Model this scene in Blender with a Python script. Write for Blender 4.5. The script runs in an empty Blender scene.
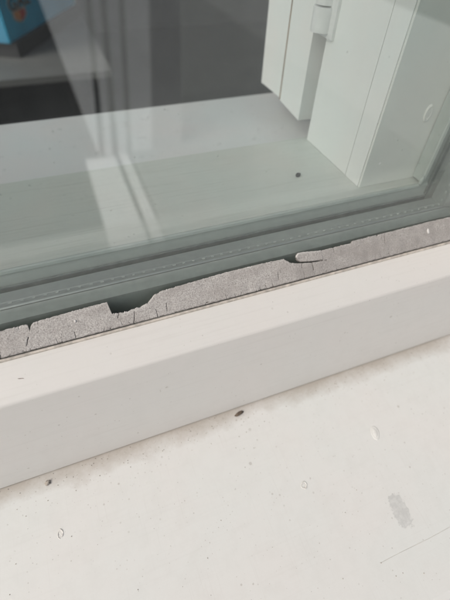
import bpy, bmesh, math, random
from mathutils import Vector, Matrix, noise
random.seed(7)
S = bpy.context.scene
C = S.collection

# ------------------------------------------------------------------ camera
F = 394.0                                   # focal length in pixels of the 450 x 600 photograph
ex = Vector((1393, -367, F)).normalized()   # world X seen in image axes (right, down, forward)
dn = Vector((-18, 354, F)); dn = (dn - dn.dot(ex) * ex).normalized()
ez = -dn; ey = ez.cross(ex)
W = Matrix((ex, ey, ez))                    # image axes -> world
CAM = Vector((0, -.112, .1184))
cam_d = bpy.data.cameras.new('camera'); cam = bpy.data.objects.new('camera', cam_d); C.objects.link(cam)
cam_d.sensor_fit = 'VERTICAL'; cam_d.sensor_height = 36; cam_d.sensor_width = 27
cam_d.lens = F / 600 * 36
r, d, f = W.col[0], W.col[1], W.col[2]
cam.matrix_world = Matrix(((r.x, -d.x, -f.x, CAM.x), (r.y, -d.y, -f.y, CAM.y), (r.z, -d.z, -f.z, CAM.z), (0, 0, 0, 1)))
cam_d.clip_start = .004; cam_d.clip_end = 400
cam_d.dof.use_dof = True; cam_d.dof.focus_distance = .160; cam_d.dof.aperture_fstop = 9.5
S.camera = cam
S.cycles.transparent_max_bounces = 64; S.cycles.max_bounces = 16

def ray(px, py):
    return W @ Vector((px - 225, py - 300, F))
def at(px, py, axis, val):                  # where a sight line meets a real plane of the window
    v = ray(px, py); t = (val - CAM[axis]) / v[axis]
    return CAM + t * v
def at_plane(px, py, p0, n):
    v = ray(px, py); t = (p0 - CAM).dot(n) / v.dot(n)
    return CAM + t * v

# ------------------------------------------------------------------ daylight (overcast)
SUN_EL, SUN_DIR = math.radians(42), Vector((-.87, -.31, .0))
world = bpy.data.worlds.new('World'); S.world = world; world.use_nodes = True
wn = world.node_tree; bgn = wn.nodes['Background']
sky = wn.nodes.new('ShaderNodeTexSky'); sky.sky_type = 'NISHITA'; sky.sun_disc = False
sky.sun_elevation = SUN_EL; sky.sun_rotation = math.atan2(SUN_DIR.x, SUN_DIR.y)
sky.air_density = 1.0; sky.dust_density = 6.0; sky.ozone_density = .6
hs = wn.nodes.new('ShaderNodeHueSaturation'); hs.inputs['Saturation'].default_value = .55
wn.links.new(sky.outputs[0], hs.inputs['Color']); wn.links.new(hs.outputs[0], bgn.inputs[0])
bgn.inputs[1].default_value = .14
sl = bpy.data.lights.new('sun', 'SUN'); so = bpy.data.objects.new('sun', sl); C.objects.link(so)
sl.energy = .75; sl.angle = math.radians(35); sl.color = (1, .96, .90)
h = SUN_DIR.normalized() * math.cos(SUN_EL); to_sun = Vector((h.x, h.y, math.sin(SUN_EL)))
so.rotation_euler = to_sun.to_track_quat('Z', 'Y').to_euler(); so.location = (0, 0, 3)
S.view_settings.view_transform = 'Standard'; S.view_settings.look = 'None'
S.view_settings.gamma = 1; S.view_settings.use_curve_mapping = False
S.view_settings.exposure = 0.17

# ------------------------------------------------------------------ materials
def mat(name):
    m = bpy.data.materials.new(name); m.use_nodes = True
    nt = m.node_tree; b = nt.nodes.get('Principled BSDF')
    return m, nt, b
def N(nt, t, **kw):
    n = nt.nodes.new(t)
    for k, v in kw.items():
        if k in n.inputs: n.inputs[k].default_value = v
        else: setattr(n, k, v)
    return n
def L(nt, a, b): nt.links.new(a, b)
def ramp(nt, src, stops):
    n = nt.nodes.new('ShaderNodeValToRGB'); e = n.color_ramp.elements
    e[0].position, e[0].color = stops[0][0], (*stops[0][1], 1) if not isinstance(stops[0][1], (int, float)) else (stops[0][1],) * 3 + (1,)
    e[1].position, e[1].color = stops[-1][0], (*stops[-1][1], 1) if not isinstance(stops[-1][1], (int, float)) else (stops[-1][1],) * 3 + (1,)
    for p, c in stops[1:-1]:
        q = e.new(p); q.color = (*c, 1) if not isinstance(c, (int, float)) else (c, c, c, 1)
    L(nt, src, n.inputs[0]); return n.outputs[0]
def mix(nt, fac, a, b, kind='MIX'):
    n = nt.nodes.new('ShaderNodeMix'); n.data_type = 'RGBA'; n.blend_type = kind
    for s, v in ((n.inputs[0], fac), (n.inputs[6], a), (n.inputs[7], b)):
        if isinstance(v, (int, float)): s.default_value = v
        elif isinstance(v, tuple): s.default_value = (*v, 1)
        else: L(nt, v, s)
    return n.outputs[2]
def mth(nt, op, a, b=None, c=None, clamp=False):
    n = nt.nodes.new('ShaderNodeMath'); n.operation = op; n.use_clamp = clamp
    for i, v in enumerate((a, b, c)):
        if v is None: continue
        if isinstance(v, (int, float)): n.inputs[i].default_value = v
        else: L(nt, v, n.inputs[i])
    return n.outputs[0]
def pos(nt):
    return nt.nodes.new('ShaderNodeNewGeometry').outputs['Position']
def mapping(nt, src, scale=(1, 1, 1), rot=(0, 0, 0), loc=(0, 0, 0)):
    m = nt.nodes.new('ShaderNodeMapping'); m.inputs['Scale'].default_value = scale
    m.inputs['Rotation'].default_value = rot; m.inputs['Location'].default_value = loc
    L(nt, src, m.inputs[0]); return m.outputs[0]

def specks(nt, P, scale, prob, rad):
    """round dirt dots: random cells of a voronoi, each with its own size"""
    v = N(nt, 'ShaderNodeTexVoronoi', feature='F1'); v.inputs['Scale'].default_value = scale
    L(nt, P, v.inputs['Vector'])
    sep = nt.nodes.new('ShaderNodeSeparateColor'); L(nt, v.outputs['Color'], sep.inputs[0])
    on = mth(nt, 'LESS_THAN', sep.outputs[0], prob)
    rr = mth(nt, 'MULTIPLY', mth(nt, 'POWER', sep.outputs[1], 2.5), rad)
    dd = mth(nt, 'SUBTRACT', rr, v.outputs['Distance'])
    a = mth(nt, 'MULTIPLY', dd, 14, clamp=True)
    return mth(nt, 'MULTIPLY', mth(nt, 'MULTIPLY', a, on), mth(nt, 'ADD', mth(nt, 'MULTIPLY', sep.outputs[2], .7), .3))

def paint(name, base, rough=.4, warm=(1.02, .985, .965), cool=(.975, 1.0, .985), dirt=.5, dirt_col=(.22, .19, .16), brush=.2, bump=.15, extra=None):
    m, nt, b = mat(name)
    P = pos(nt)
    n1 = N(nt, 'ShaderNodeTexNoise'); n1.inputs['Scale'].default_value = 22; n1.inputs['Detail'].default_value = 3; L(nt, P, n1.inputs['Vector'])
    tint = ramp(nt, n1.outputs[0], [(.35, cool), (.65, warm)])
    col = mix(nt, 1.0, base, tint, 'MULTIPLY')
    # cloudy grime film
    n2 = N(nt, 'ShaderNodeTexNoise'); n2.inputs['Scale'].default_value = 120; n2.inputs['Detail'].default_value = 6; n2.inputs['Roughness'].default_value = .65; L(nt, P, n2.inputs['Vector'])
    film = ramp(nt, n2.outputs[0], [(.45, 0), (.75, 1)])
    col = mix(nt, mth(nt, 'MULTIPLY', film, .10 * dirt), col, dirt_col)
    # brushed streaks along the length
    n3 = N(nt, 'ShaderNodeTexNoise'); n3.inputs['Scale'].default_value = 1; n3.inputs['Detail'].default_value = 4
    L(nt, mapping(nt, P, (25, 900, 900)), n3.inputs['Vector'])
    st = ramp(nt, n3.outputs[0], [(.55, 0), (.72, 1)])
    col = mix(nt, mth(nt, 'MULTIPLY', st, .12 * brush), col, dirt_col)
    # specks in three sizes
    for sc, pr, rd, k in ((330, .05, .30, .45), (640, .10, .38, .4), (1300, .10, .45, .4)):
        col = mix(nt, mth(nt, 'MULTIPLY', specks(nt, P, sc, pr * dirt * 1.5, rd), k), col, dirt_col)
    if extra: col = extra(nt, P, col)
    L(nt, col, b.inputs['Base Color'])
    rg = ramp(nt, n2.outputs[0], [(.3, rough * .85), (.7, min(1, rough * 1.25))]); L(nt, rg, b.inputs['Roughness'])
    b.inputs['Specular IOR Level'].default_value = .4
    bp = N(nt, 'ShaderNodeBump'); bp.inputs['Strength'].default_value = bump; bp.inputs['Distance'].default_value = .0003
    hh = mth(nt, 'ADD', mth(nt, 'MULTIPLY', n2.outputs[0], 1.0), mth(nt, 'MULTIPLY', n3.outputs[0], brush))
    L(nt, hh, bp.inputs['Height']); L(nt, bp.outputs[0], b.inputs['Normal'])
    return m

def flat(name, col, rough=.6, var=.12, scale=200, metal=0.0, bump=.1):
    m, nt, b = mat(name)
    P = pos(nt); n = N(nt, 'ShaderNodeTexNoise'); n.inputs['Scale'].default_value = scale; n.inputs['Detail'].default_value = 5; L(nt, P, n.inputs['Vector'])
    c = ramp(nt, n.outputs[0], [(.3, tuple(x * (1 - var) for x in col)), (.7, tuple(min(1, x * (1 + var)) for x in col))])
    L(nt, c, b.inputs['Base Color']); b.inputs['Roughness'].default_value = rough; b.inputs['Metallic'].default_value = metal
    bp = N(nt, 'ShaderNodeBump'); bp.inputs['Strength'].default_value = bump; bp.inputs['Distance'].default_value = .0003
    L(nt, n.outputs[0], bp.inputs['Height']); L(nt, bp.outputs[0], b.inputs['Normal'])
    return m

SILL_Z = -.0731; FALL = math.tan(math.radians(7)); SP0 = Vector((0, -.0271, SILL_Z)); SN = Vector((0, -FALL, 1)).normalized()
def sz(y): return SILL_Z + (y + .0271) * FALL
def on_sill(px, py): return at_plane(px, py, SP0, SN)
def sill_marks(nt, P, col):
    sx = nt.nodes.new('ShaderNodeSeparateXYZ'); L(nt, P, sx.inputs[0]); X, Y = sx.outputs[0], sx.outputs[1]
    nz = N(nt, 'ShaderNodeTexNoise'); nz.inputs['Scale'].default_value = 520; nz.inputs['Detail'].default_value = 6; nz.inputs['Roughness'].default_value = .7; L(nt, P, nz.inputs['Vector'])
    nw = N(nt, 'ShaderNodeTexNoise'); nw.inputs['Scale'].default_value = 60; nw.inputs['Detail'].default_value = 4; L(nt, P, nw.inputs['Vector'])
    # grey scuffed patch where the top coat has worn off
    c = on_sill(400, 510); a = on_sill(393, 493); e = on_sill(408, 527)
    ax = (e - a); ln = ax.length; th = math.atan2(ax.y, ax.x)
    dx = mth(nt, 'SUBTRACT', X, c.x); dy = mth(nt, 'SUBTRACT', Y, c.y)
    u = mth(nt, 'ADD', mth(nt, 'MULTIPLY', dx, math.cos(th) / (ln * .54)), mth(nt, 'MULTIPLY', dy, math.sin(th) / (ln * .54)))
    v = mth(nt, 'ADD', mth(nt, 'MULTIPLY', dx, -math.sin(th) / .0044), mth(nt, 'MULTIPLY', dy, math.cos(th) / .0044))
    rr = mth(nt, 'ADD', mth(nt, 'POWER', mth(nt, 'ABSOLUTE', u), 3), mth(nt, 'POWER', mth(nt, 'ABSOLUTE', v), 3))
    k = mth(nt, 'SUBTRACT', 1.95, mth(nt, 'ADD', rr, mth(nt, 'MULTIPLY', nz.outputs[0], 2.3)))
    k = mth(nt, 'MULTIPLY', k, 6, clamp=True)
    fleck = ramp(nt, nz.outputs[0], [(.42, 1), (.62, .45)])
    col = mix(nt, mth(nt, 'MULTIPLY', mth(nt, 'MULTIPLY', k, fleck), .5), col, (.34, .345, .34))
    # faint hairline scratches in two directions
    for ang_, k_ in ((.9, .05), (2.3, .045)):
        ns = N(nt, 'ShaderNodeTexNoise'); ns.inputs['Scale'].default_value = 1; ns.inputs['Detail'].default_value = 2
        L(nt, mapping(nt, P, (1800, 28, 1), (0, 0, ang_)), ns.inputs['Vector'])
        col = mix(nt, mth(nt, 'MULTIPLY', ramp(nt, ns.outputs[0], [(.66, 0), (.74, 1)]), k_ * 2.2), col, (.36, .33, .30))
    # brown dirt plus painted joint shade along the foot of the frame, broken up by noise
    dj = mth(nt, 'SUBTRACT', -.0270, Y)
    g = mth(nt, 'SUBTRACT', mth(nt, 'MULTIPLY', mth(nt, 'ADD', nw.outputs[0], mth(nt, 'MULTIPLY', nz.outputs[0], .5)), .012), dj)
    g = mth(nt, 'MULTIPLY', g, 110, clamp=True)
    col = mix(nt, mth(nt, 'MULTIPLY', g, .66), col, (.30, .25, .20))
    return col

M = {}
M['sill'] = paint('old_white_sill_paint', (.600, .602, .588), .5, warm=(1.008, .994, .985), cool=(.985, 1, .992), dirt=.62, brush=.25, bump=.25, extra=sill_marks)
M['frame'] = paint('white_frame_paint', (.598, .583, .562), .38, warm=(1.0, .997, .990), cool=(.985, 1, .995), dirt=.32, brush=.5, bump=.15)
M['rail_in'] = paint('white_inner_rail_paint', (.61, .635, .60), .32, dirt=.3, brush=1.2, bump=.1)
M['board'] = paint('white_window_board_paint', (.73, .74, .75), .3, dirt=.12, brush=.2, bump=.1)
M['jamb'] = paint('white_jamb_paint', (.84, .85, .84), .35, dirt=.10, brush=.0, bump=.1)
M['stile'] = paint('grey_white_stile_paint', (.76, .78, .75), .4, dirt=.15, brush=.0, bump=.1)
M['hinge'] = flat('painted_hinge', (.74, .75, .74), .35, .05)
M['rust'] = flat('brown_seal', (.30, .22, .15), .8, .35, 150)
M['spacer'] = flat('anodised_spacer', (.29, .32, .305), .45, .06, 300, .55)
M['seal'] = flat('grey_green_edge_seal', (.24, .27, .252), .6, .08, 300)
M['perf'] = flat('perforation_edge', (.33, .36, .345), .5, .05)
M['dark_rubber'] = flat('dark_rubber', (.19, .21, .20), .6, .2, 300)
M['inbead'] = flat('inner_bead', (.50, .54, .51), .35, .05, 150)
M['lip'] = flat('bead_lip', (.50, .46, .41), .5, .3, 400)
M['crumb'] = flat('brown_crumb', (.10, .075, .055), .9, .4, 900)
M['fly'] = flat('black_crumb', (.02, .02, .02), .6, .3, 900)
M['speck'] = flat('grit', (.30, .27, .235), .9, .5, 900)
M['hair'] = flat('hair', (.48, .45, .40), .5, .2, 500)
M['blister'] = paint('blistered_paint', (.60, .605, .592), .45, dirt=.6, bump=.3)
M['blister_rim'] = flat('blister_rim', (.47, .45, .42), .7, .2, 900)
M['drop'] = flat('white_paint_drop', (.50, .49, .475), .5, .05)
M['chip'] = flat('dark_chip', (.22, .19, .17), .8, .3, 900)
M['table'] = flat('grey_table', (.13, .13, .128), .6, .1, 20)
M['table_leg'] = flat('dark_table_leg', (.03, .03, .035), .5, .1, 20)
M['walk_grey'] = flat('grey_walk_paint', (.50, .50, .49), .6, .05, 8)
M['walk'] = flat('white_walk_paint', (.88, .88, .87), .6, .05, 8)
M['pale_paving'] = flat('pale_paving', (.44, .45, .44), .8, .08, 8)
M['paving'] = flat('grey_paving', (.36, .37, .36), .8, .08, 8)
M['tray'] = flat('black_tray', (.035, .035, .04), .5, .1, 40)
M['box_front'] = flat('blue_card', (.03, .50, .78), .5, .08, 30)
M['box_side'] = flat('light_blue_card', (.07, .30, .48), .5, .06, 30)
M['ink'] = flat('black_ink', (.02, .02, .025), .5, .1)
M['cream'] = flat('cream_ink', (.62, .60, .52), .5, .05)
M['orange'] = flat('orange_ink', (.75, .30, .10), .5, .1)
M['red'] = flat('red_ink', (.60, .07, .06), .5, .1)
M['pale'] = flat('pale_ink', (.62, .66, .68), .5, .05)
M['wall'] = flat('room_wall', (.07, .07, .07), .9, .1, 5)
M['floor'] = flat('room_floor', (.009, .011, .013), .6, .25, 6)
M['render'] = flat('house_render', (.55, .53, .50), .9, .1, 60)
M['ground'] = flat('asphalt', (.018, .019, .021), .9, .3, 30)

# perished grey rubber
m, nt, b = mat('perished_rubber'); M['rubber'] = m
P = pos(nt)
na = N(nt, 'ShaderNodeTexNoise'); na.inputs['Scale'].default_value = 1; na.inputs['Detail'].default_value = 6; na.inputs['Roughness'].default_value = .72; L(nt, mapping(nt, P, (1900, 1900, 1900)), na.inputs['Vector'])
nb = N(nt, 'ShaderNodeTexNoise'); nb.inputs['Scale'].default_value = 1; nb.inputs['Detail'].default_value = 5; L(nt, mapping(nt, P, (55, 190, 190)), nb.inputs['Vector'])
c = ramp(nt, na.outputs[0], [(.28, (.10, .093, .088)), (.43, (.32, .304, .29)), (.56, (.425, .408, .39)), (.72, (.63, .61, .59))])
c = mix(nt, ramp(nt, nb.outputs[0], [(.42, 0), (.70, .5)]), c, (.27, .25, .235))
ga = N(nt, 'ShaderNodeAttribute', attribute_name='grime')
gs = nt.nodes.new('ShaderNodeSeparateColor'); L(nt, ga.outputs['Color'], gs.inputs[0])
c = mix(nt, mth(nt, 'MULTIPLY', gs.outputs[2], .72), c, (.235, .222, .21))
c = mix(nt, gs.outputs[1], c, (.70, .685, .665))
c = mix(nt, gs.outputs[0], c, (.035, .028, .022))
L(nt, c, b.inputs['Base Color']); b.inputs['Roughness'].default_value = .85; b.inputs['Specular IOR Level'].default_value = .25
bp = N(nt, 'ShaderNodeBump'); bp.inputs['Strength'].default_value = .35; bp.inputs['Distance'].default_value = .0002
L(nt, na.outputs[0], bp.inputs['Height']); L(nt, bp.outputs[0], b.inputs['Normal'])

# clear float glass: see-through plus a real Fresnel reflection
def glass(name, tint, f0):
    m, nt, b = mat(name); nt.nodes.remove(b); out = nt.nodes['Material Output']
    lw = N(nt, 'ShaderNodeLayerWeight'); lw.inputs['Blend'].default_value = .5
    sch = mth(nt, 'ADD', mth(nt, 'MULTIPLY', mth(nt, 'POWER', lw.outputs['Facing'], 5), 1 - f0), f0)
    tr = N(nt, 'ShaderNodeBsdfTransparent'); tr.inputs[0].default_value = (*tint, 1)
    gl = N(nt, 'ShaderNodeBsdfGlossy'); gl.inputs['Roughness'].default_value = .0
    mx = N(nt, 'ShaderNodeMixShader'); L(nt, sch, mx.inputs[0]); L(nt, tr.outputs[0], mx.inputs[1]); L(nt, gl.outputs[0], mx.inputs[2])
    P = pos(nt); dn_ = N(nt, 'ShaderNodeTexNoise'); dn_.inputs['Scale'].default_value = 1; dn_.inputs['Detail'].default_value = 5; L(nt, mapping(nt, P, (90, 90, 14)), dn_.inputs['Vector'])
    dust = mth(nt, 'MULTIPLY', ramp(nt, dn_.outputs[0], [(.35, .15), (.75, 1)]), .011)
    dust = mth(nt, 'ADD', dust, mth(nt, 'MULTIPLY', specks(nt, P, 420, .025, .35), .2))
    df = N(nt, 'ShaderNodeBsdfDiffuse'); df.inputs[0].default_value = (.6, .6, .58, 1)
    m2 = N(nt, 'ShaderNodeMixShader'); L(nt, dust, m2.inputs[0]); L(nt, mx.outputs[0], m2.inputs[1]); L(nt, df.outputs[0], m2.inputs[2])
    L(nt, m2.outputs[0], out.inputs[0]); return m
M['glass'] = glass('window_glass', (.980, .993, .988), .055)
M['glass_in'] = glass('coated_window_glass', (.980, .993, .988), .095)

# ------------------------------------------------------------------ mesh helpers
def tag(o, label=None, cat=None, group=None, kind=None):
    if label: o['label'] = label
    if cat: o['category'] = cat
    if group: o['group'] = group
    if kind: o['kind'] = kind
    return o
def empty(name, loc, label, cat, group=None):
    o = bpy.data.objects.new(name, None); o.empty_display_size = .02; C.objects.link(o); o.location = loc
    return tag(o, label, cat, group)
def wloc(o):
    v = Vector(o.location)
    while o.parent: o = o.parent; v += Vector(o.location)
    return v
def obj(name, bm, m, parent=None, smooth=False, bevel=0, seg=2):
    if bevel:
        es = [e for e in bm.edges if len(e.link_faces) == 2 and e.calc_face_angle(0) > .5]
        bmesh.ops.bevel(bm, geom=es, offset=bevel, segments=seg, affect='EDGES', profile=.5, clamp_overlap=True)
    bmesh.ops.recalc_face_normals(bm, faces=bm.faces)
    vs = [v.co for v in bm.verts]
    o0 = Vector(((min(v.x for v in vs) + max(v.x for v in vs)) / 2, (min(v.y for v in vs) + max(v.y for v in vs)) / 2, min(v.z for v in vs)))
    bmesh.ops.translate(bm, vec=-o0, verts=bm.verts)
    me = bpy.data.meshes.new(name); bm.to_mesh(me); bm.free()
    for x in (m if isinstance(m, (list, tuple)) else [m]): me.materials.append(x)
    if smooth:
        for p in me.polygons: p.use_smooth = True
        if smooth != 'all':
            me.set_sharp_from_angle(angle=math.radians(35))
    o = bpy.data.objects.new(name, me); C.objects.link(o)
    if parent: o.parent = parent; o.location = o0 - wloc(parent)
    else: o.location = o0
    return o
def box(bm, x0, x1, y0, y1, z0, z1):
    v = [bm.verts.new((x, y, z)) for x in (x0, x1) for y in (y0, y1) for z in (z0, z1)]
    for q in ((0, 1, 3, 2), (4, 6, 7, 5), (0, 4, 5, 1), (2, 3, 7, 6), (0, 2, 6, 4), (1, 5, 7, 3)):
        bm.faces.new([v[i] for i in q])
def bx(*a):
    bm = bmesh.new(); box(bm, *a); return bm
def prism(prof, a0, a1, fn=lambda a, p: (a, p[0], p[1]), n=1):
    """profile extruded along one axis"""
    bm = bmesh.new(); rings = []
    for i in range(n + 1):
        a = a0 + (a1 - a0) * i / n
        rings.append([bm.verts.new(fn(a, p)) for p in prof])
    k = len(prof)
    for i in range(n):
        for j in range(k):
            bm.faces.new((rings[i][j], rings[i][(j + 1) % k], rings[i + 1][(j + 1) % k], rings[i + 1][j]))
    bm.faces.new(rings[0][::-1]); bm.faces.new(rings[-1])
    return bm
def cyl(bm, c, r, z0, z1, n=24):
    a = [bm.verts.new((c[0] + r * math.cos(t * 2 * math.pi / n), c[1] + r * math.sin(t * 2 * math.pi / n), z0)) for t in range(n)]
    b_ = [bm.verts.new((v.co.x, v.co.y, z1)) for v in a]
    for i in range(n): bm.faces.new((a[i], a[(i + 1) % n], b_[(i + 1) % n], b_[i]))
    bm.faces.new(a[::-1]); bm.faces.new(b_)
def tube(pts, r, n=6, r_end=None):
    bm = bmesh.new(); rings = []
    for i, p in enumerate(pts):
        t = (pts[min(i + 1, len(pts) - 1)] - pts[max(i - 1, 0)]).normalized()
        u = t.cross(Vector((0, 0, 1))).normalized(); w = u.cross(t)
        rr = r if r_end is None else r + (r_end - r) * i / (len(pts) - 1)
        rings.append([bm.verts.new(p + rr * (math.cos(k * 2 * math.pi / n) * u + math.sin(k * 2 * math.pi / n) * w)) for k in range(n)])
    for a, b_ in zip(rings, rings[1:]):
        for k in range(n): bm.faces.new((a[k], a[(k + 1) % n], b_[(k + 1) % n], b_[k]))
    bm.faces.new(rings[0][::-1]); bm.faces.new(rings[-1]); return bm

# ------------------------------------------------------------------ main sizes (metres, glass face at y = 0, top of the rubber at z = 0)
GX0, GX1, GZ1 = -.62, .192, .86             # glazed opening
SPZ = .0037                                  # top of the spacer bar
RAIL_Z = .0085                               # inner rail
BOARD_Z = -.002                              # window board beyond it
RAIL_Y = .087
BOARD_Y = (CAM.z - BOARD_Z) / math.tan(math.radians(22.4)) + CAM.y
SPX = .1698                                  # inner face of the right spacer
JX = .1320                                   # left face of the jamb

# ================================================================== LARGE STRUCTURE
def struct(name, bm, m, **k):
    return tag(obj(name, bm, m, **k), kind='structure')
struct('ground', bx(-60, 60, -60, 60, -1.30, -1.25), M['ground'])
# guessed white walk and grey paving, added unseen outside to mirror as pale streaks
GZ = -1.25
def mir(px, py):                             # ground point mirrored in the pane
    p = at(px, py, 2, GZ + .03); return p.x, -p.y
def ground_x(x200): return mir(x200, 200)[0]
y_near, y_mid, y_far = -.25, mir(95, 160)[1], -9.0
walk = None
for (xa, xb, ya, yb, m_, nm) in ((97, 132.5, y_near, y_mid, 'walk', 'board'), (137.5, 148, y_near, y_mid, 'walk', 'board'),
                             (151, 487, y_near, y_far, 'paving', 'added_slab'), (489, 900, y_near, y_far, 'pale_paving', 'added_slab')):
    o = bx(ground_x(xa), ground_x(xb), yb, ya, GZ + .002, GZ + .03)
    if walk is None:
        walk = struct('path', bx(ground_x(97), ground_x(900), y_far, y_near, GZ - .01, GZ + .0015), M['ground'])
    obj(nm, o, M[m_], walk)
# unseen white panel added outside, tilted to catch light and mirror as streaks
FY = y_mid - .02
lean = empty('added_board_panel', (.3, FY, GZ + .03), 'white panel of boards leaning back outside, mirrored in the glass as pale streaks', 'panel')
LP0, LN = Vector((0, -FY, GZ + .032)), Vector((0, -1, 1)).normalized()
def lp(px, py): q = at_plane(px, py, LP0, LN); return Vector((q.x, -q.y, q.z))
LO = Vector((0, -1, -1)).normalized() * .022
for (ta, tb_, ba, bb) in ((47, 87.5, 93, 98.5), (93.5, 102, 104, 112), (108.5, 120, 118, 127), (126, 150, 132, 153), (151.5, 181, 154.5, 183)):
    ex_ = lambda t, b_, y: t + (b_ - t) * (y - 20) / 120
    q = [lp(ex_(ta, ba, 156), 156), lp(ex_(tb_, bb, 156), 156), lp(ex_(tb_, bb, -30), -30), lp(ex_(ta, ba, -30), -30)]
    bm = bmesh.new(); f0 = [bm.verts.new(v) for v in q]; f1 = [bm.verts.new(v + LO) for v in q]
    bm.faces.new(f0); bm.faces.new(f1[::-1])
    for k in range(4): bm.faces.new((f0[k], f0[(k + 1) % 4], f1[(k + 1) % 4], f1[k]))
    obj('board', bm, M['walk_grey' if ta > 150 else 'walk'], lean)  # greyer last board fades the mirrored streaks to the right
bm = bmesh.new()
box(bm, -.82, GX0 - .07, -.02, .03, -1.25, 1.0); box(bm, GX1 + .07, 2.2, -.02, .26, -1.25, 1.0)
box(bm, GX0 - .07, GX1 + .07, -.02, .06, GZ1 + .07, 1.0); box(bm, GX0 - .07, GX1 + .07, -.02, .26, -1.25, -.1)  # front wall cut low so more sky lights the interior
house = struct('house_wall', bm, M['render'])
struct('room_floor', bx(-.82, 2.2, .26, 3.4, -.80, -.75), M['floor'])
struct('room_ceiling', bx(-.82, 2.2, 1.3, 3.4, 1.6, 1.65), M['wall'])  # stops short: roof left open to brighten the inside of the window
bm = bmesh.new(); box(bm, -.82, 2.2, 3.4, 3.5, -.8, 1.65); box(bm, -.82, -.75, 1.7, 3.4, -.8, 1.6); box(bm, -.82, -.75, .032, 1.7, -.8, -.35); box(bm, 2.2, 2.3, .26, 3.5, -.8, 1.65)  # left side opened above a low wall, added to light the interior
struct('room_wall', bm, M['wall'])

# ---- outer sill
sill = empty('window_sill', (.0, -.1, SILL_Z - .03), 'broad off-white painted outer sill, speckled and blistered, below the window frame', 'window sill')
prof = [(-.0220, SILL_Z), (-.0271, SILL_Z), (-.1300, sz(-.13)), (-.1325, sz(-.1325) - .0008), (-.1338, sz(-.1338) - .003), (-.1338, SILL_Z - .034), (-.126, SILL_Z - .034), (-.022, SILL_Z - .034)]
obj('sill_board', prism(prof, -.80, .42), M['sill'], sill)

# ---- fixed window
win = empty('window', (0, 0, -.0735), 'white double-glazed fixed window with perished grey rubber seal along its foot', 'window')
OUT = [(.0215, -.0165), (-.0070, -.0165), (-.0072, -.0088), (-.0080, -.0086), (-.0084, -.0087), (-.0222, -.01500), (-.0229, -.0156), (-.0233, -.0165), (-.0271, SILL_Z + .0012), (-.0268, SILL_Z + .0009), (-.0238, SILL_Z + .0009), (-.0236, SILL_Z + .0002), (.0215, SILL_Z + .0002)]
rail = obj('bottom_rail', prism(OUT, GX0 - .07, GX1 + .07), M['frame'], win, smooth=True)
obj('bead_lip', prism([(-.00745, -.0090), (-.00745, -.00815), (-.0079, -.00775), (-.0087, -.0080), (-.0087, -.0090)], GX0, GX1 + .06), M['lip'], win, smooth=True)
# side and top members have the same moulded outline, turned to stand upright
def SIDE(sgn, x):
    return lambda a, p: (x + sgn * (-p[1] - .0062), p[0], a)
sp = [(.012, -.004), (-.0030, -.0062), (-.0080, -.0092), (-.0216, -.0152), (-.0232, -.0168), (-.0260, -.0700), (.012, -.0700)]
obj('side_rail', prism(sp, -.004, GZ1, SIDE(1, GX1 + .006)), M['frame'], win)
obj('side_rail', prism(sp, -.004, GZ1, SIDE(-1, GX0 - .006)), M['frame'], win)
obj('top_rail', prism(sp, GX0 - .07, GX1 + .07, lambda a, p: (a, p[0], GZ1 - p[1])), M['frame'], win)
# panes
obj('outer_pane', bx(GX0 - .005, GX1 + .005, .0002, .0032, -.0150, GZ1 + .003), M['glass'], win)
obj('inner_pane', bx(GX0 - .005, GX1 + .005, .0156, .0184, -.0150, GZ1 + .003), M['glass_in'], win)
# spacer bars and their dotted perforations
def spacer(lo, hi, upright, x):
    if not upright:
        pf = [(.0062, -.0140), (.0062, SPZ - .0004), (.0067, SPZ), (.0075, SPZ), (.0080, SPZ - .0002), (.0090, SPZ - .0002), (.0095, SPZ), (.0146, SPZ), (.0154, SPZ - .0010), (.0154, -.0140)]
        o = obj('spacer_bar', prism(pf, lo, hi), M['spacer'], win)
        obj('edge_seal', prism([(.00335, -.0140), (.00335, -.0010), (.0060, SPZ - .0007), (.0061, -.0140)], lo, hi), M['seal'], o)
    else:
        pf = [(.0034, x + .007), (.0034, x + .0045), (.0062, x + .0004), (.0067, x), (.0146, x), (.0154, x + .0010), (.0154, x + .007)]
        o = obj('spacer_bar', prism(pf, lo, hi, lambda a, p: (p[1], p[0], a)), M['spacer'], win)
    b_ = bmesh.new(); t = lo + .002
    while t < hi - .002:
        w = .0011 + random.uniform(-.0002, .0002)
        if not upright: box(b_, t, t + w, .00815, .00885, SPZ - .0003, SPZ + .00012)
        else: box(b_, x - .00012, x + .0003, .0081, .0089, t, t + w)
        t += .0043
    pr = obj('perforation_row', b_, M['perf'], o); tag(pr, kind='stuff')
spacer(GX0, SPX + .007, False, 0); spacer(SPZ, GZ1, True, SPX)
# dark rubber between inner pane and bead
obj('inner_gasket', prism([(.0186, -.003), (.0186, .0024), (.0190, .0030), (.0195, .0024), (.0195, -.003)], GX0, SPX), M['dark_rubber'], win)
obj('inner_gasket', bx(SPX - .0012, SPX + .0008, .0186, .0202, .0036, GZ1), M['dark_rubber'], win)
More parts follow.
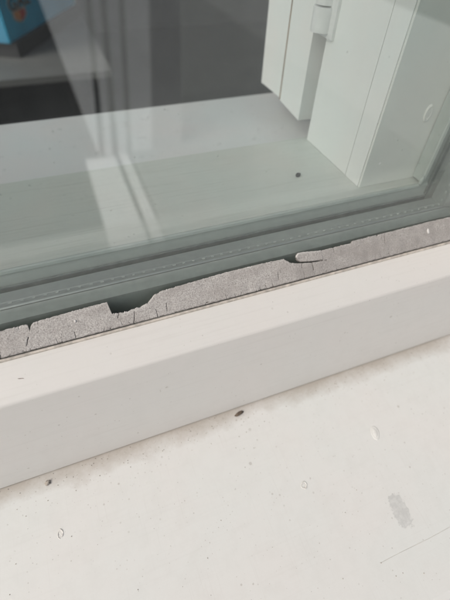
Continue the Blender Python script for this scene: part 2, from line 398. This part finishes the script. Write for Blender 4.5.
# inner bead with a fine raised lip (the pale line along the glass)
obj('inner_bead', prism([(.0196, -.003), (.0197, .0060), (.0198, .0072), (.0194, .0086), (.0198, .0096), (.0206, .0098), (.0214, .0092), (.0224, .0088), (.0224, -.003)], GX0, SPX + .004), M['inbead'], win, smooth=True)
obj('inner_bead', prism([(.0204, SPX + .004), (.0204, SPX - .0020), (.0198, SPX - .0032), (.0194, SPX - .0046), (.0198, SPX - .0056), (.0206, SPX - .0058), (.0218, SPX - .0050), (.0280, SPX - .0046), (.0280, SPX + .004)], .0099, GZ1, lambda a, p: (p[1], p[0], a)), M['inbead'], win, smooth=True)
bm = bmesh.new(); bmesh.ops.create_icosphere(bm, subdivisions=2, radius=1)
for v in bm.verts:
    v.co *= 1 + .25 * noise.noise(v.co * 1.7)
    v.co = Vector((SPX - .0062 + v.co.x * .0012, .0198 + v.co.y * .0010, .0118 + v.co.z * .0026))
obj('sealant_blob', bm, M['inbead'], win, smooth='all')
# inner rail of the fixed frame
obj('inner_rail', bx(GX0 - .05, .30, .0226, RAIL_Y, -.07, RAIL_Z), M['rail_in'], win, bevel=.0008)

# ---- perished rubber strip, cracked and torn
GN = Vector((0, -1, 1)).normalized(); GP0 = Vector((0, -.0006, 0)); GL = .0071 * math.sqrt(2)   # slanted 45 degrees
def g(px, py):                               # point of the rubber's face: x and distance down from its top edge
    p = at_plane(px, py, GP0, GN); return (p.x, -p.z * math.sqrt(2))
def interp(path, x):
    if x <= path[0][0]: return path[0][1]
    for (a, b0), (c, d0) in zip(path, path[1:]):
        if x <= c: return b0 + (d0 - b0) * (x - a) / max(1e-9, c - a)
    return path[-1][1]
top_px = [(-6, 333), (0, 331), (12, 328), (27.6, 324), (28.3, 326), (28.7, 337.6), (29.3, 337.8), (31.2, 325.4), (33.5, 322.4), (50, 317.5), (75, 310.5), (95, 305), (107, 302), (109.5, 308), (112, 313.6), (119, 313), (128, 311), (138, 307.5), (143, 305.5), (148, 302.5), (152, 297.5), (156, 293.5), (163, 290.5), (185, 284), (225, 272.5), (262, 263.5), (283, 259.2), (286.5, 261), (290, 263.2), (300, 263.4), (310, 262.6), (318.8, 261.3), (319.4, 251), (330, 248.3), (351, 243.2), (351.8, 241.2), (375, 235.4), (376, 236.6), (377, 235), (400, 229.2), (428, 222), (450, 217), (456, 215.8)]
top = [g(*p) for p in top_px]
x_lo, x_hi = top[0][0], top[-1][0]
tong_top = [g(*p) for p in ((295.4, 257.6), (295.9, 255.5), (297.3, 253.6), (300, 252.4), (308, 251.8), (319.6, 250.6))]
tong_bot = [g(*p) for p in ((295.4, 257.6), (295.9, 259.6), (297.3, 261.2), (300, 262.2), (308, 261.9), (319.6, 260.6))]
cracks = []                                  # (x0, v0, x1, v1, half width, strength)
xx = x_lo
while xx < x_hi:                             # short splits rising from the lower edge
    hgt = random.choice((.06, .08, .1, .12, .15, .2, .32)) * GL; lean = random.uniform(-.0010, .0010)
    w_ = random.uniform(.00004, .00010); st_ = random.uniform(.35, 1)
    cracks.append((xx, GL + .0003, xx + lean, GL - hgt * .6, w_, st_)); cracks.append((xx + lean, GL - hgt * .6, xx + lean + random.uniform(-.0004, .0004), GL - hgt, w_ * .7, st_))
    if random.random() < .3: cracks.append((xx + lean, GL - hgt * .6, xx + lean + random.choice((-1, 1)) * random.uniform(.0004, .0012), GL - hgt * random.uniform(.6, .8), w_ * .6, st_ * .8))
    xx += random.uniform(.0012, .0055)
xx = x_lo
while xx < x_hi:                             # small splits from the upper edge
    v0 = interp(top, xx); cracks.append((xx, v0, xx + random.uniform(-.0005, .0005), v0 + random.uniform(.0008, .0025), random.uniform(.00004, .00008), random.uniform(.3, .8)))
    xx += random.uniform(.006, .02)
for px0, py0, px1, py1, w in ((134, 325, 134.5, 311, .00013), (167, 311, 166, 303, .00010), (313, 270, 311.5, 262, .00014), (309, 262.4, 326, 260.0, .00016), (301.5, 268, 301, 263, .0001), (29.0, 337, 27, 345.5, .00014), (118, 318, 119, 312, .0001), (384, 243, 383.5, 234, .0001), (278, 279, 277.5, 272, .0001)):
    (a, b0), (c, d0) = g(px0, py0), g(px1, py1); cracks.append((a, b0, c, d0, w, 1))
def seg_d(x, v, s):
    ax, av, bx_, bv = s[:4]; dx, dv = bx_ - ax, bv - av; l2 = dx * dx + dv * dv
    t = max(0, min(1, ((x - ax) * dx + (v - av) * dv) / l2)); return math.hypot(x - ax - t * dx, v - av - t * dv), t
DARK_X = g(285, 262)[0]
NOTCH = (g(114, 312)[0], g(160, 291)[0])
def gasket_part(x0, x1, ftop, fbot, step, rows, lift, parent, name, rim=False):
    bm = bmesh.new(); lay = bm.loops.layers.color.new('grime'); n = int((x1 - x0) / step); cols = []; gr = {}
    for i in range(n + 1):
        x = x0 + (x1 - x0) * i / n
        rag = 2.8 if NOTCH[0] < x < NOTCH[1] else 1.4
        vt = ftop(x) + rag * (.00016 * noise.noise(Vector((x * 1800, 3, 0))) + .00016 * noise.noise(Vector((x * 600, 9, 0))) + .00009 * noise.noise(Vector((x * 4200, 7, 0))))
        vb = fbot(x) + .00010 * noise.noise(Vector((x * 900, 5, 0)))
        vb = max(vb, vt + .0003)
        near = [s for s in cracks if min(s[0], s[2]) - .0006 < x < max(s[0], s[2]) + .0006]
        col = []
        for j in range(-1, rows + 2):
            jj = max(0, min(rows, j)); v = vt + (vb - vt) * jj / rows
            hgt = lift + .00016 * noise.noise(Vector((x * 260, v * 260, 1))) + .00005 * noise.noise(Vector((x * 1500, v * 1300, 4))) + .00004 * noise.noise(Vector((x * 3200, v * 3000, 6)))
            dirt = 0
            for s in near:
                wob = .00012 * noise.noise(Vector((v * 1500, s[0] * 4000, 0)))
                dd, t = seg_d(x + wob, v, s); w = s[4] * (1 - .5 * t)
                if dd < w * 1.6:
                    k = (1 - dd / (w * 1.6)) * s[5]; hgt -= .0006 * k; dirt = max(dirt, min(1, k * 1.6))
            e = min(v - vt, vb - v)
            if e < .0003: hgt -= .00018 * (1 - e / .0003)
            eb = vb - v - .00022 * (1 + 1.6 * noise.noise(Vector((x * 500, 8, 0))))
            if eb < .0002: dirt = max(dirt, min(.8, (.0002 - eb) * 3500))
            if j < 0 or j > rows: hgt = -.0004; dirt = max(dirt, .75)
            pale = 0
            if rim and v - vt < .0011 and x < rim: pale = (.75 + .25 * noise.noise(Vector((x * 1500, v * 1500, 3)))) * (1 - (v - vt) / .0011)
            elif rag > 2 and v - vt < .0012: pale = .8 * max(0, 1 - (v - vt) / .0012) * (.6 + .6 * noise.noise(Vector((x * 700, v * 700, 2))))
            elif DARK_X + .012 < x < DARK_X + .026 and v - vt < .0007: pale = .55 * (1 - (v - vt) / .0007) * (.7 + .6 * noise.noise(Vector((x * 900, 4, 2))))
            elif v - vt < .0005: pale = .8 * max(0, noise.noise(Vector((x * 300, 2, 2))) + .35)
            p = GP0 + Vector((x, -v / math.sqrt(2), -v / math.sqrt(2))) + GN * hgt
            bv = bm.verts.new(p); gr[bv] = (dirt, pale, max(0, min(1, (x - DARK_X) / .006)) * (.75 + .25 * noise.noise(Vector((x * 200, v * 200, 11)))), 1); col.append(bv)
        cols.append(col)
    for a, c in zip(cols, cols[1:]):
        for j in range(len(a) - 1):
            fc = bm.faces.new((a[j], c[j], c[j + 1], a[j + 1]))
            for lp in fc.loops: lp[lay] = gr[lp.vert]
    return obj(name, bm, M['rubber'], parent, smooth='all')
gas = gasket_part(x_lo, x_hi, lambda x: interp(top, x), lambda x: GL + .0002, .00016, 40, .0008, win, 'rubber_gasket')
tong = gasket_part(tong_top[0][0], tong_top[-1][0], lambda x: interp(tong_top, x), lambda x: interp(tong_bot, x), .00016, 26, .0011, gas, 'torn_flap', rim=g(325, 256)[0])
tong['label'] = 'curled torn end of the grey rubber with a pale rim'
gasket_part(GX0, x_lo, lambda x: 0, lambda x: GL, .004, 4, .0004, win, 'rubber_gasket')
gasket_part(x_hi, GX1 + .004, lambda x: 0, lambda x: GL, .001, 4, .0004, win, 'rubber_gasket')
# dark bedding that shows where the rubber has broken away
for (px, py, sx, sv, m_) in ((427, 231.5, .0008, .0014, 'drop'), (75.5, 321, .0005, .0006, 'drop')):
    x, v = g(px, py); bm = bmesh.new(); bmesh.ops.create_icosphere(bm, subdivisions=2, radius=1)
    for q in bm.verts:
        q.co *= 1 + .25 * noise.noise(q.co * 1.9 + Vector((px, 0, 0)))
        q.co = GP0 + Vector((x + q.co.x * sx, -(v + q.co.y * sv) / math.sqrt(2), -(v + q.co.y * sv) / math.sqrt(2))) + GN * (.0008 + q.co.z * .0005)
    obj('paint_drop', bm, M[m_], gas, smooth='all')

# small dark nicks in the frame's paint
SL0 = Vector((0, -.0084, -.0087)); SLN = Vector((0, -(.01475 - .0087), (.0216 - .0084))).normalized()
FN = Vector((0, -(-.0168 - SILL_Z), (.0271 - .0232))).normalized(); FP0 = Vector((0, -.0232, -.0168))
def nick(px, py, p0, n, w, h_, rot, parent, m_='chip'):
    c0 = at_plane(px, py, p0, n); u = Vector((1, 0, 0)); w_ = n.cross(u); bm = bmesh.new(); pts = []
    for k in range(12):
        a = k * math.pi / 6; q = (math.cos(a) * w, math.sin(a) * h_); s = 1 + .4 * noise.noise(Vector((px + k * 1.3, py, 0)))
        q = (q[0] * math.cos(rot) - q[1] * math.sin(rot), q[0] * math.sin(rot) + q[1] * math.cos(rot))
        pts.append(c0 + (u * q[0] + w_ * q[1]) * s)
    lo = [bm.verts.new(p - n * .0001) for p in pts]; hi = [bm.verts.new(p * 1 + n * .00006) for p in pts]
    for k in range(12): bm.faces.new((lo[k], lo[(k + 1) % 12], hi[(k + 1) % 12], hi[k]))
    bm.faces.new(hi); bm.faces.new(lo[::-1])
    return obj('paint_nick', bm, M[m_], parent)
for a in ((21, 378.5, SL0, SLN, .0011, .00018, -.25), (369, 309, FP0, FN, .0008, .0002, .1), (355, 311.5, FP0, FN, .0035, .00012, .05), (97, 428, FP0, FN, .0008, .00015, 0), (415, 248, SL0, SLN, .0002, .0006, 0)):
    nick(*a, rail)

# ---- jamb beside the glass
jamb = empty('window_jamb', (.17, .055, RAIL_Z), 'white painted upright jamb behind the glass at the right, with a thin groove', 'window jamb')
GRV = at(347, 170, 0, JX).y
bm = bx(JX, JX + .02, GRV + .0005, .0835, RAIL_Z + .0002, GZ1 + .06); obj('lining_board', bm, M['jamb'], jamb, bevel=.0008)
bm = bx(JX - .0003, JX + .02, .0298, GRV - .0002, RAIL_Z + .0002, GZ1 + .06); obj('edge_strip', bm, M['jamb'], jamb, bevel=.0005)
st = obj('stile', bx(JX + .0001, GX1 + .05, .0284, .0296, RAIL_Z + .0002, GZ1 + .06), M['stile'], jamb)
obj('jamb_core', bx(JX + .021, GX1 + .069, .0298, .0835, RAIL_Z + .0002, GZ1 + .06), M['jamb'], jamb)
p = at(428, 113, 1, .0284)
bm = bmesh.new(); prof_r = [(0, .0006), (.0006, .0005), (.0011, .00085), (.0016, .0004), (.0022, .0005), (.0027, .0009), (.0032, .0007), (.0036, 0)]
rings = []
for rr, hh in prof_r[1:]:
    rings.append([bm.verts.new((p.x + rr * math.cos(k * math.pi / 14) * .62, .0284 - hh, p.z + rr * math.sin(k * math.pi / 14) * 1.15)) for k in range(28)])
cv = bm.verts.new((p.x, .0284 - .0006, p.z))
for k in range(28): bm.faces.new((cv, rings[0][k], rings[0][(k + 1) % 28]))
for a, c in zip(rings, rings[1:]):
    for k in range(28): bm.faces.new((a[k], a[(k + 1) % 28], c[(k + 1) % 28], c[k]))
obj('screw_cap', bm, M['stile'], jamb, smooth='all')

# ---- opened inner casement with its hinge
leaf = empty('casement', (.145, .125, .0165), 'white inner casement swung open beyond the jamb, brown seal down its edge', 'casement')
def slab(x0, x1, y0, y1, z0a, z0b, z1):
    bm = bmesh.new(); v = []
    for x in (x0, x1):
        for (y, z) in ((y0, z0a), (y1, z0b), (y1, z1), (y0, z1)): v.append(bm.verts.new((x, y, z)))
    for q in ((0, 1, 2, 3), (7, 6, 5, 4), (0, 4, 5, 1), (1, 5, 6, 2), (2, 6, 7, 3), (3, 7, 4, 0)): bm.faces.new([v[i] for i in q])
    return bm
obj('inner_stile', slab(JX - .0008, .152, .0955, .1210, .0150, .0172, .84), M['jamb'], leaf, bevel=.0012)
obj('outer_stile', slab(JX, .152, .1219, .1515, .0180, .0175, .84), M['jamb'], leaf, bevel=.0012)
obj('seal_strip', bx(JX - .0012, .1400, .1211, .1218, .0178, .84), M['rust'], leaf)
hg = obj('hinge', slab(JX - .0016, JX + .0004, .0770, .0880, .0615, .0615, .0900), M['hinge'], leaf, bevel=.0006)
bm = bmesh.new(); cyl(bm, (JX - .0022, .0865), .0055, .0635, .0738); obj('lower_knuckle', bm, M['hinge'], hg, smooth=True, bevel=.0005)
bm = bmesh.new(); cyl(bm, (JX - .0022, .0865), .0047, .0746, .110); obj('upper_knuckle', bm, M['hinge'], hg, smooth=True, bevel=.0004)

# ---- window board inside
wb = obj('window_board', bx(GX0 - .05, .30, RAIL_Y + .0004, BOARD_Y, BOARD_Z - .025, BOARD_Z), M['board'], None, bevel=.002)
tag(wb, 'smooth bluish white inner window board beyond the rail, dark room behind it', 'window board')

# ================================================================== OBJECTS
# dark crumb on the inner rail
def lump(name, c0, sx, sy, sz, m_, parent=None, rot=0, seed=0, sub=2, rough=.35):
    bm = bmesh.new(); bmesh.ops.create_icosphere(bm, subdivisions=sub, radius=1)
    for v in bm.verts:
        v.co *= 1 + rough * noise.noise(v.co * 1.6 + Vector((seed * 3.7, 0, 0)))
        x, y, z = v.co.x * sx, v.co.y * sy, max(-.7, v.co.z) * sz + sz * .65
        v.co = c0 + Vector((x * math.cos(rot) - y * math.sin(rot), x * math.sin(rot) + y * math.cos(rot), z))
    return obj(name, bm, M[m_], parent, smooth='all')
tag(lump('crumb', at(298, 176, 2, RAIL_Z), .0017, .0012, .0010, 'fly', rot=.5, seed=1), 'small black crumb lying on the inner rail behind the glass', 'crumb')
tag(lump('crumb', on_sill(239, 414), .0024, .0010, .0007, 'crumb', rot=.25, seed=2), 'flat dark brown crumb on the sill close under the frame', 'crumb')
tag(lump('crumb', on_sill(48, 483), .0013, .0011, .0007, 'speck', rot=.25, seed=5, rough=.6), 'pale grey-brown crumb at the foot of the frame, left side', 'crumb')
# grit washed up along the frame and strewn over the sill
bm = bmesh.new()
for k in range(620):
    x = random.uniform(-.09, .22)
    if k < 420: y = -.0276 - abs(random.gauss(0, .006)); s = random.choice((.00009, .00012, .00015, .00022))
    else: y = random.uniform(-.129, -.03); s = random.choice((.00008, .00010, .00012, .00015, .00022))
    r_ = bmesh.ops.create_icosphere(bm, subdivisions=1, radius=s, matrix=Matrix.Translation((x, y, sz(y) + s * .2)))
    for v in r_['verts']: v.co.x += s * .5 * noise.noise(v.co * 9000); v.co.y += s * .5 * noise.noise(v.co * 7000)
tag(obj('grit', bm, M['speck']), 'fine dark grit scattered over the outer sill and along the frame', 'grit', kind='stuff')

# paint blisters on the sill
def blister(pc, pm, wpx, rim_h, dome_h, seed, label, broken=False):
    c0 = on_sill(*pc); m0 = on_sill(*pm); ax = m0 - c0; ry = ax.length; rx = (on_sill(pc[0] + wpx, pc[1]) - c0).length * .9
    ax.normalize(); cx = Vector((ax.y, -ax.x, 0)).normalized()
    pr = [(.0, dome_h), (.35, dome_h * .9), (.68, dome_h * .5), (.82, rim_h * .55), (.92, rim_h), (1.02, rim_h * .35), (1.14, -.00003)]
    bm = bmesh.new(); n = 36; rings = []
    for rr, hh in pr[1:]:
        ring = []
        for k in range(n):
            a = k * 2 * math.pi / n; s = 1 + (.30 if broken else .10) * noise.noise(Vector((math.cos(a) * 1.2, math.sin(a) * 1.2, seed))) + (.10 if broken else .02) * noise.noise(Vector((math.cos(a) * 4, math.sin(a) * 4, seed)))
            hz = hh * (1 + (.9 if broken else .3) * noise.noise(Vector((math.cos(a) * 2, math.sin(a) * 2, seed + rr * 3))))
            ring.append(bm.verts.new(c0 + cx * (rx * rr * s * math.cos(a)) + ax * (ry * rr * s * math.sin(a)) + SN * hz))
        rings.append(ring)
    cv = bm.verts.new(c0 + SN * dome_h)
    for k in range(n): bm.faces.new((cv, rings[0][k], rings[0][(k + 1) % n]))
    for i, (a, c) in enumerate(zip(rings, rings[1:])):
        for k in range(n):
            fc = bm.faces.new((a[k], a[(k + 1) % n], c[(k + 1) % n], c[k]))
            if broken and (i == 3 or (i in (0, 1) and noise.noise(Vector((k * .35, i, seed))) > .05)): fc.material_index = 1
    o = obj('paint_blister', bm, [M['blister'], M['blister_rim']], sill, smooth='all'); o['label'] = label
blister((375, 433), (376.6, 439.6), 4.2, .00028, .0005, 1, 'raised oval blister in the white paint near the frame')
blister((304, 485), (305, 488.6), 3.4, .0003, .0001, 2, 'small burst round blister with a dirty broken rim', True)
blister((60.5, 534), (60, 538.8), 3.2, .0003, .0001, 3, 'small burst oval blister with a dirty rim near the left edge', True)

# a hair on the sill
a, b0 = on_sill(381, 563), on_sill(462, 521)
pts = [a.lerp(b0, i / 14) + Vector((0, .00012 * math.sin(i * .6), .0001)) for i in range(15)]
hr = empty('hair', a, 'fine pale hair lying across the corner of the sill', 'hair')
obj('strand', tube(pts, .000034), M['hair'], hr); lump('root', a, .00024, .0002, .00014, 'speck', hr, seed=8)

# room: table, black tray, blue carton
TZ = -.105
ty = (CAM.z - TZ) / math.tan(math.radians(17.9)) + CAM.y
tb = empty('table', (-.35, ty + .4, -.75), 'grey topped table inside the dark room behind the window', 'table')
obj('table_top', bx(-.70, .085, ty, ty + .85, TZ - .009, TZ), M['table'], tb, bevel=.003)
for x in (-.68, .03):
    for y in (ty + .40, ty + .79): obj('leg', bx(x, x + .04, y, y + .04, -.75, TZ - .0095), M['table_leg'], tb)
BZ = -.083
P0 = at(10, 43.5, 2, BZ); P1 = at(75, 4, 2, BZ)
ud = (P1 - P0); wid = ud.length; ud.normalize(); pd = Vector((-ud.y, ud.x, 0)); fn_ = -pd
def obox(w0, w1, d0, d1, z0, z1):
    bm = bmesh.new(); box(bm, w0, w1, d0, d1, z0, z1)
    for v in bm.verts: v.co = Vector((P0.x, P0.y, 0)) + ud * v.co.x + pd * v.co.y + Vector((0, 0, v.co.z))
    return bm
tr_ = obj('tray', obox(.006, wid + .005, -.006, .12, TZ, BZ - .0005), M['tray'], None, bevel=.003)
tag(tr_, 'flat black tray under the blue carton on the grey table', 'tray')
ct = empty('carton', P0, 'blue cardboard carton with black GAL lettering and a red and orange shield', 'box')
obj('carton_front', obox(0, wid, 0, .0015, BZ, BZ + .30), M['box_front'], ct)
obj('carton_side', obox(-.0005, .0015, .0016, .075, BZ, BZ + .30), M['box_side'], ct)
obj('carton_back', obox(.0016, wid, .0735, .075, BZ, BZ + .30), M['box_front'], ct)
obj('carton_side', obox(wid - .0016, wid, .0016, .0734, BZ, BZ + .30), M['box_side'], ct)
obj('carton_top', obox(0, wid, 0, .075, BZ + .3002, BZ + .302), M['box_side'], ct)
FPT = P0 + fn_ * .0006
tx = at_plane(9.6, 12.2, FPT, fn_)
def word(s, size, offs, push, m_):
    cu = bpy.data.curves.new('lettering', 'FONT'); cu.body = s; cu.size = size; cu.extrude = .0004; cu.offset = offs; cu.space_character = 1.12
    o = bpy.data.objects.new('tmp', cu); C.objects.link(o)
    dg = bpy.context.evaluated_depsgraph_get(); me = bpy.data.meshes.new_from_object(o.evaluated_get(dg))
    bm = bmesh.new(); bm.from_mesh(me); bpy.data.objects.remove(o); bpy.data.curves.remove(cu); bpy.data.meshes.remove(me)
    for v in bm.verts: v.co = tx + ud * v.co.x + Vector((0, 0, v.co.y * .70)) + fn_ * (push + v.co.z)
    return obj('lettering', bm, M[m_], ct)
word('GAL', .034, .0011, .0000, 'cream'); word('GAL', .034, .0002, .0012, 'ink')
def shield(px, py, w, h_, push, m_, half=0):
    c0 = at_plane(px, py, FPT, fn_) + fn_ * push; pts = [(-1, 1), (0, 1.08), (1, 1), (1, -.1), (.6, -.75), (0, -1.1), (-.6, -.75), (-1, -.1)]
    if half == 1: pts = [(-1, 1), (-.02, 1.08), (-.02, -1.1), (-.6, -.75), (-1, -.1)]
    if half == 2: pts = [(.02, 1.08), (1, 1), (1, -.1), (.6, -.75), (.02, -1.1)]
    bm = bmesh.new(); lo = [bm.verts.new(c0 + ud * x * w + Vector((0, 0, y * h_))) for x, y in pts]; hi = [bm.verts.new(v.co + fn_ * .0005) for v in lo]
    k = len(pts)
    for i in range(k): bm.faces.new((lo[i], lo[(i + 1) % k], hi[(i + 1) % k], hi[i]))
    bm.faces.new(hi); bm.faces.new(lo[::-1]); return obj('emblem', bm, M[m_], ct)
shield(20, 15.0, .021, .0082, 0, 'cream'); shield(20, 15.0, .0165, .0062, .0008, 'orange', 1); shield(20, 15.0, .0165, .0062, .0008, 'red', 2)
